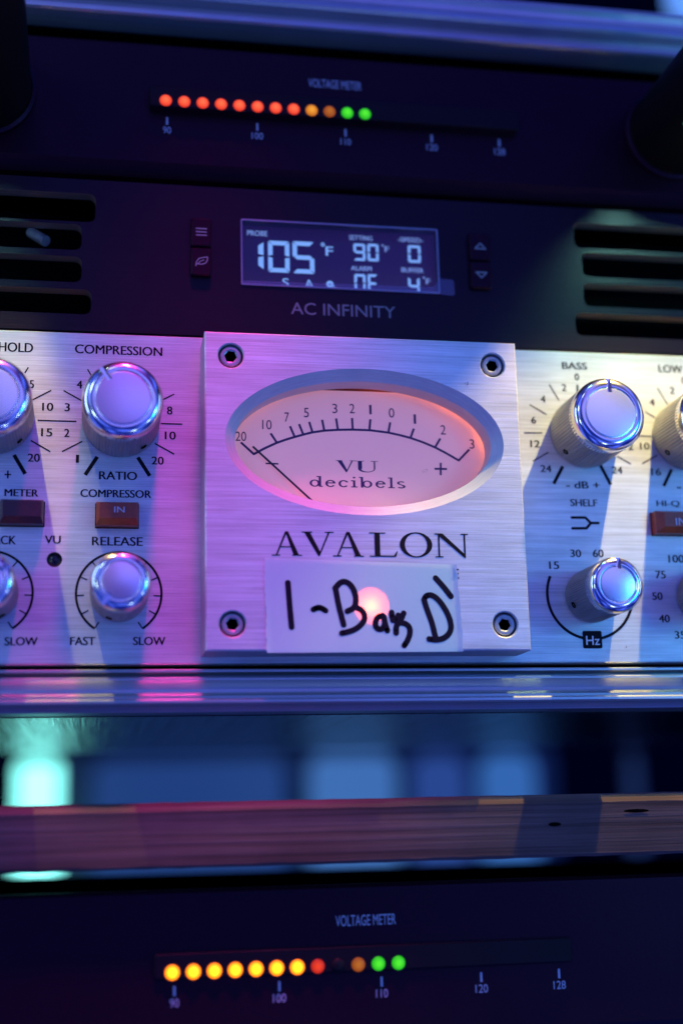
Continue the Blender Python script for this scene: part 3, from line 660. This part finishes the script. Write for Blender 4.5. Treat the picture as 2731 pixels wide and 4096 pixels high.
def full_knob(R, H, ang, label, x, z, screw_ang):
    loc = (x-3, 0, z-.1)
    body, ring, cap = knob_mesh(R, H, ang)
    b = body.build('knob', M_KNURL, pre, org=(0, 0, 0), loc=loc, smooth=25); b['label'] = label
    # cap and ring as one closed solid, sawn by the slot, then split by material
    prof_m = MB(); prof_m.v = ring.v + cap.v; o_ = len(ring.v); prof_m.f = ring.f + [tuple(i+o_ for i in f_) for f_ in cap.f]
    prof_m.lathe([(0.05, -(H-5)), (R-.12, -(H-5)), (R-.12, -(H-3.1))], n=96)
    prof_m.add([(0.05*math.cos(2*pi*i/96), -(H-5), 0.05*math.sin(2*pi*i/96)) for i in range(96)], [tuple(range(96))])
    s = prof_m.build('knob_cap', M_CHROME, b, org=(0, 0, 0), smooth=0)
    s.data.materials.append(M_CAP)
    cu = cut_notch(None, R, H, ang); bpy.context.view_layer.update(); cu.matrix_world = s.matrix_world.copy()
    md = s.modifiers.new('b', 'BOOLEAN'); md.operation = 'DIFFERENCE'; md.solver = 'EXACT'; md.object = cu
    bpy.context.view_layer.update()
    me = bpy.data.meshes.new_from_object(s.evaluated_get(bpy.context.evaluated_depsgraph_get()))
    s.modifiers.clear(); bpy.data.objects.remove(cu); s.data = me
    f = min(R*.30, 2.75); rf = R+.05-f
    for p in me.polygons:
        c = p.center/MM; p.material_index = 1 if (math.hypot(c.x, c.z) < rf-.30 and c.y < -(H-.5)) else 0
    me.polygons.foreach_set('use_smooth', [True]*len(me.polygons)); me.set_sharp_from_angle(angle=rad(30))
    # set screw in the skirt
    q = MB(); q.lathe([(0.85, 0), (0.85, -.25), (.62, -.25), (.62, .35), (.05, .35)], n=20, cap=True)
    sc_ = q.build('set_screw', M_DARK, b, org=(0, 0, 0), smooth=30)
    a = screw_ang; sc_.location = Vector(((R-.05)*math.cos(a), -4.6, (R-.05)*math.sin(a)))*MM
    sc_.rotation_euler = Vector((math.cos(a), 0, math.sin(a))).to_track_quat('-Y', 'Z').to_euler()
    return b
BIG, SML, KH = 10.05, 7.3, 20.3
KX = {'thr': -91.0, 'comp': -58.8, 'bass': 68.5, 'low': 98.5}
full_knob(BIG, KH, rad(125), 'large compression knob with its pointer slot turned to the upper left', KX['comp'], 64.1, rad(-55))
full_knob(BIG, KH, rad(100), 'large threshold knob cut off by the left edge', KX['thr'], 64.1, rad(-48))
full_knob(BIG, KH, rad(90), 'large bass knob with its pointer slot straight up', KX['bass'], 64.1, rad(222))
full_knob(BIG, KH, rad(75), 'large knurled knob cut off by the right edge', KX['low'], 64.1, rad(218))
full_knob(SML, KH, rad(-128), 'small release knob inside a tick marked ring', KX['comp'], 18.2, rad(-110))
full_knob(SML, KH, rad(30), 'small knob cut off by the left edge', KX['thr'], 18.2, rad(-60))
full_knob(SML, KH, rad(84), 'small bass frequency knob above the black square with white letters', KX['bass']-1.2, 18.2, rad(205))
full_knob(SML, KH, rad(60), 'small frequency knob cut off by the right edge', KX['low']+.8, 18.2, rad(205))

# push buttons
def push(x0, x1, z0, z1, d, material, txt, label, lw=.8):
    m = MB(); a = [(x0, z0), (x1, z0), (x1, z1), (x0, z1)]; b = [(x0+lw, z0+1.6), (x1-.45, z0+1.6), (x1-.45, z1-.5), (x0+lw, z1-.5)]
    m.loft([at_y(a, -.05), at_y(a, -d+1.5), at_y(inset(b, -.12), -d+.15), at_y(b, -d)]); m.poly(b, [], -d)
    o = m.build('push_button', material, pre, smooth=20); o['label'] = label
    if txt:
        t_ = MB(); put_text(t_, txt, (b[0][0]+b[1][0])/2+.3, (b[0][1]+b[2][1])/2+.2, 2.6, 1.5, -d-.05, .0); t_.build('lettering', M_WHITEINK, o)
    fr_ = MB(); g = .25
    fr_.poly([(x0-g, z0-g), (x1+g, z0-g), (x1+g, z1+g), (x0-g, z1+g)], [], -.03); fr_.build('button_slot', M_DARK, o)
xa, z1 = P(*RA(668, 1540), 0); xb, _ = P(*RB(966, 300), -3); _, z1 = P(*RB(820, 192), -2.5); _, z0 = P(*RB(820, 362), -1)
push(xa, xb, z0, z1, 4.6, M_RED, 'IN', 'dark red compressor button with small white letters')
xc, _ = P(*RB(4, 260), -1); xd, _ = P(*RB(306, 260), -2)
push(xc, xd, z0+.1, z1+.2, 4.6, M_MAROON, None, 'blank dark maroon meter button')
xe, z3 = P(*RD(1300, 215), -1); _, z4 = P(*RD(1400, 405), -1)
push(xe, xe+11.0, z4, z3, 4.6, M_RED, None, 'dark red button with white letters at the right edge', 2.0)
m = MB(); T(m, 'IN', RD, 1548, 292, 88, 62, -4.68, .0); m.build('lettering', M_WHITEINK, pre)

# printing on the faceplate
Y = -.05
def word(*items):
    for it in items:
        m = MB(); T(m, *it, Y, .085); m.build('lettering', M_INK, pre)
word(('THRESHOLD', RA, -18, 150, 502, 66), ('COMPRESSION', RA, 830, 176, 605, 62), ('RATIO', RA, 825, 1050, 262, 58), ('METER', RA, 152, 1169, 232, 50), ('COMPRESSOR', RA, 810, 1175, 490, 54),
     ('ATTACK', RB, -42, 452, 310, 60), ('VU', RB, 370, 450, 108, 55), ('RELEASE', RB, 820, 462, 350, 62), ('SLOW', RB, 150, 1159, 228, 58), ('FAST', RB, 578, 1157, 172, 58), ('SLOW', RB, 1042, 1157, 222, 58),
     ('BASS', RC, 635, 243, 210, 60), ('- dB +', RC, 708, 1265, 285, 62), ('SHELF', RC, 715, 1418, 228, 62), ('HI-Q', RC, 1437, 1428, 195, 58), ('LOW MID', RC, 1545, 272, 375, 68))
num = lambda m, it, h=56: [T(m, s, r, cx, cy, wd, h, Y, .075) for s, r, cx, cy, wd in it]
m = MB(); num(m, [('5', RA, 224, 412, 28), ('10', RA, 335, 570, 75), ('15', RA, 328, 748, 75), ('20', RA, 238, 925, 82), ('+', RA, 57, 1042, 42)])
for a, b in (((175, 335), (200, 295)), ((228, 522), (360, 455)), ((218, 805), (352, 882)), ((265, 664), (399, 668))): S(m, RA, [a, b], .36, Y)
S(m, RA, [(100, 905), (178, 1038)], 1.0, Y); m.build('dial_scale', M_INK, pre)
m = MB(); num(m, [('3', RA, 471, 573, 34), ('2', RA, 468, 752, 34), ('4', RA, 556, 415, 36), ('1', RA, 542, 932, 18), ('20', RA, 1100, 945, 82), ('10', RA, 1188, 770, 74), ('8', RA, 1184, 596, 35)])
for a, b in (((612, 308), (645, 365)), ((445, 457), (580, 532)), ((400, 668), (535, 672)), ((435, 882), (575, 811)), ((1080, 825), (1215, 900)), ((1122, 687), (1272, 691)), ((1120, 528), (1215, 482))): S(m, RA, [a, b], .36, Y)
S(m, RA, [(595, 1045), (680, 918)], 1.0, Y); S(m, RA, [(962, 922), (1045, 1052)], 1.0, Y); m.build('dial_scale', M_INK, pre)
m = MB(); num(m, [('0', RC, 655, 338, 34), ('2', RC, 546, 430, 36), ('4', RC, 366, 527, 38), ('6', RC, 285, 708, 38), ('12', RC, 297, 912, 78), ('24', RC, 390, 1125, 90), ('24', RC, 1000, 1137, 88), ('12', RC, 1100, 935, 76)], 60)
for a, b in (((418, 402), (502, 540)), ((250, 575), (395, 660)), ((203, 818), (360, 818)), ((278, 1062), (412, 985)), ((1000, 1018), (1118, 1085)), ((1190, 843), (1240, 846)), ((1240, 635), (1325, 688))): S(m, RC, [a, b], .34, Y)
S(m, RC, [(660, 405), (660, 470)], .6, Y); S(m, RC, [(457, 1255), (535, 1105)], .95, Y); S(m, RC, [(858, 1098), (945, 1262)], .95, Y); m.build('dial_scale', M_INK, pre)
m = MB(); num(m, [('10', RC, 1237, 932, 78), ('4', RC, 1300, 555, 38), ('2', RC, 1472, 455, 38), ('16', RC, 1335, 1152, 80), ('0', RC, 1572, 370, 34), ('-', RC, 1530, 1290, 40)][:5], 60)
for a, b in (((1345, 432), (1432, 575)), ((1215, 1082), (1345, 1010)), ((1240, 846), (1295, 848))): S(m, RC, [a, b], .34, Y)
S(m, RC, [(1512, 1288), (1550, 1289)], .4, Y); S(m, RC, [(1400, 1275), (1468, 1130)], .95, Y); m.build('dial_scale', M_INK, pre)
def ring_scale(cx, cz, R):
    m = MB(); n = 64; m.stroke([(cx+R*math.cos(rad(-56+292*k/n)), cz+R*math.sin(rad(-56+292*k/n))) for k in range(n+1)], .62, Y, rnd=False)
    for k in range(12):
        a = rad(-56+292*k/11); m.stroke([(cx+R*math.cos(a), cz+R*math.sin(a)), (cx+(R-2.0)*math.cos(a), cz+(R-2.0)*math.sin(a))], .34, Y-.01, rnd=False)
    m.build('dial_scale', M_INK, pre)
for k in ('comp', 'thr'): ring_scale(KX[k], 18.2, 10.75)
m = MB(); cx, cz = 67.1, 18.6; n = 60; R = 12.05
m.stroke([(cx+R*math.cos(rad(155+230*k/n)), cz+R*math.sin(rad(155+230*k/n))) for k in range(n+1)], .8, Y, rnd=False)
num(m, [('30', RD, 645, 565, 90), ('60', RD, 838, 565, 90), ('15', RD, 460, 667, 82)], 66); m.build('dial_scale', M_INK, pre)
m = MB(); xa, za = P(*RD(710, 1382)); xb, zb = P(*RD(866, 1230)); m.poly(rrect(xa, xb, za, zb, .5), [], Y-.03); hz = m.build('unit_badge', M_INK, pre)
m = MB(); T(m, 'Hz', RD, 793, 1312, 115, 76, Y-.08, -.002); m.build('lettering', mat('bright_print', (.75, .75, .78), .5), hz)
m = MB(); num(m, [('100', RD, 1507, 612, 132), ('75', RD, 1372, 748, 85), ('50', RD, 1345, 932, 85), ('40', RD, 1405, 1125, 90), ('35', RD, 1540, 1265, 90)], 66); m.build('dial_scale', M_INK, pre)
m = MB(); S(m, RD, [(612, 258), (728, 258), (775, 305), (840, 305)], .78, Y, True); S(m, RD, [(618, 350), (738, 350), (775, 305)], .78, Y-.01, True); m.build('shelf_symbol', M_INK, pre)

# ------------------------------------------------------------------ tape with hand lettering
mt = bpy.data.materials.new('paper_tape'); mt.use_nodes = True; nt = mt.node_tree
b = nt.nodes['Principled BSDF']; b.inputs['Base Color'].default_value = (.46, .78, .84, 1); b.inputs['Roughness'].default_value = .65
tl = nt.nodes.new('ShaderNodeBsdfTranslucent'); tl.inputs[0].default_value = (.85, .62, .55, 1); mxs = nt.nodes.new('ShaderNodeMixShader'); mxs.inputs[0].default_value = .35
nt.links.new(b.outputs[0], mxs.inputs[1]); nt.links.new(tl.outputs[0], mxs.inputs[2]); nt.links.new(mxs.outputs[0], nt.nodes['Material Output'].inputs[0])
tc = nt.nodes.new('ShaderNodeTexCoord'); no = nt.nodes.new('ShaderNodeTexNoise'); no.inputs['Scale'].default_value = 900; bp = nt.nodes.new('ShaderNodeBump'); bp.inputs['Strength'].default_value = .25; bp.inputs['Distance'].default_value = .0001
nt.links.new(tc.outputs['Object'], no.inputs['Vector']); nt.links.new(no.outputs[0], bp.inputs['Height']); nt.links.new(bp.outputs[0], b.inputs['Normal'])
ty = PY-.16
q = [P(*RT_(12, 20), ty), P(*RT_(1428, 72), ty), P(*RT_(1478, 712), ty), P(*RT_(30, 722), ty)]
torg = Vector(((q[2][0]+q[3][0])/2, ty, (q[2][1]+q[3][1])/2))
m = MB(); nx, nz = 60, 30; g = []
for j in range(nz+1):
    for i in range(nx+1):
        u, v = i/nx, j/nz
        xt = q[0][0]*(1-u)+q[1][0]*u; zt_ = q[0][1]*(1-u)+q[1][1]*u; xb = q[3][0]*(1-u)+q[2][0]*u; zb_ = q[3][1]*(1-u)+q[2][1]*u
        lift = .02*max(0, math.sin(u*23+v*4))*abs(v-.5)*2 + (.45*((u-.965)/.035)**2 if u > .965 else 0) + (.25*((.03-u)/.03)**2 if u < .03 else 0)
        g.append((xt*(1-v)+xb*v + (random.uniform(-.2, .2) if i in (0, nx) else 0), ty-lift, zt_*(1-v)+zb_*v))
m.add(g, [(j*(nx+1)+i, j*(nx+1)+i+1, (j+1)*(nx+1)+i+1, (j+1)*(nx+1)+i) for j in range(nz) for i in range(nx)])
tape = m.build('label_tape', mt, org=torg); tape.location = torg*MM; ORG[tape.name] = torg
tag(tape, 'white paper tape with black handwriting stuck below the oval meter, a red lamp glowing through', 'tape label')
M_PEN = mat('marker_ink', (.006, .004, .016), .6, 0, .08)
def smooth(pts, it=2):
    for _ in range(it):
        o = [pts[0]]
        for a, b in zip(pts[:-1], pts[1:]):
            o += [(a[0]*.75+b[0]*.25, a[1]*.75+b[1]*.25), (a[0]*.25+b[0]*.75, a[1]*.25+b[1]*.75)]
        pts = o+[pts[-1]]
    return pts
for glyph in ([[(187, 205), (200, 380), (215, 532)]], [[(375, 402), (400, 390), (428, 387), (465, 410)]],
              [[(537, 240), (560, 370), (598, 515)], [(535, 245), (575, 198), (620, 195), (668, 240), (692, 320), (680, 390), (625, 415)], [(690, 385), (742, 415), (758, 470), (720, 525), (660, 560), (585, 577)]],
              [[(885, 448), (850, 455), (828, 500), (840, 545), (885, 550), (905, 505), (893, 455)], [(893, 455), (905, 510), (920, 558)]],
              [[(952, 425), (955, 470), (985, 490), (1000, 445)], [(1040, 430), (1020, 480), (985, 520), (985, 575)], [(960, 480), (1010, 470)]],
              [[(990, 500), (1045, 500), (1085, 530), (1088, 580), (1070, 630), (1045, 668)]],
              [[(1190, 330), (1215, 410), (1250, 500), (1275, 610)], [(1190, 330), (1205, 300), (1245, 292), (1300, 330), (1360, 420), (1392, 510), (1385, 570), (1340, 615), (1280, 628), (1228, 620)]],
              [[(1275, 170), (1335, 235), (1388, 305)]]):
    m = MB()
    for k, st in enumerate(glyph): m.stroke([P(*RT_(*p), ty-.06) for p in smooth(st)], 1.5, ty-.04-.008*k)
    m.build('handwriting', M_PEN, tape)
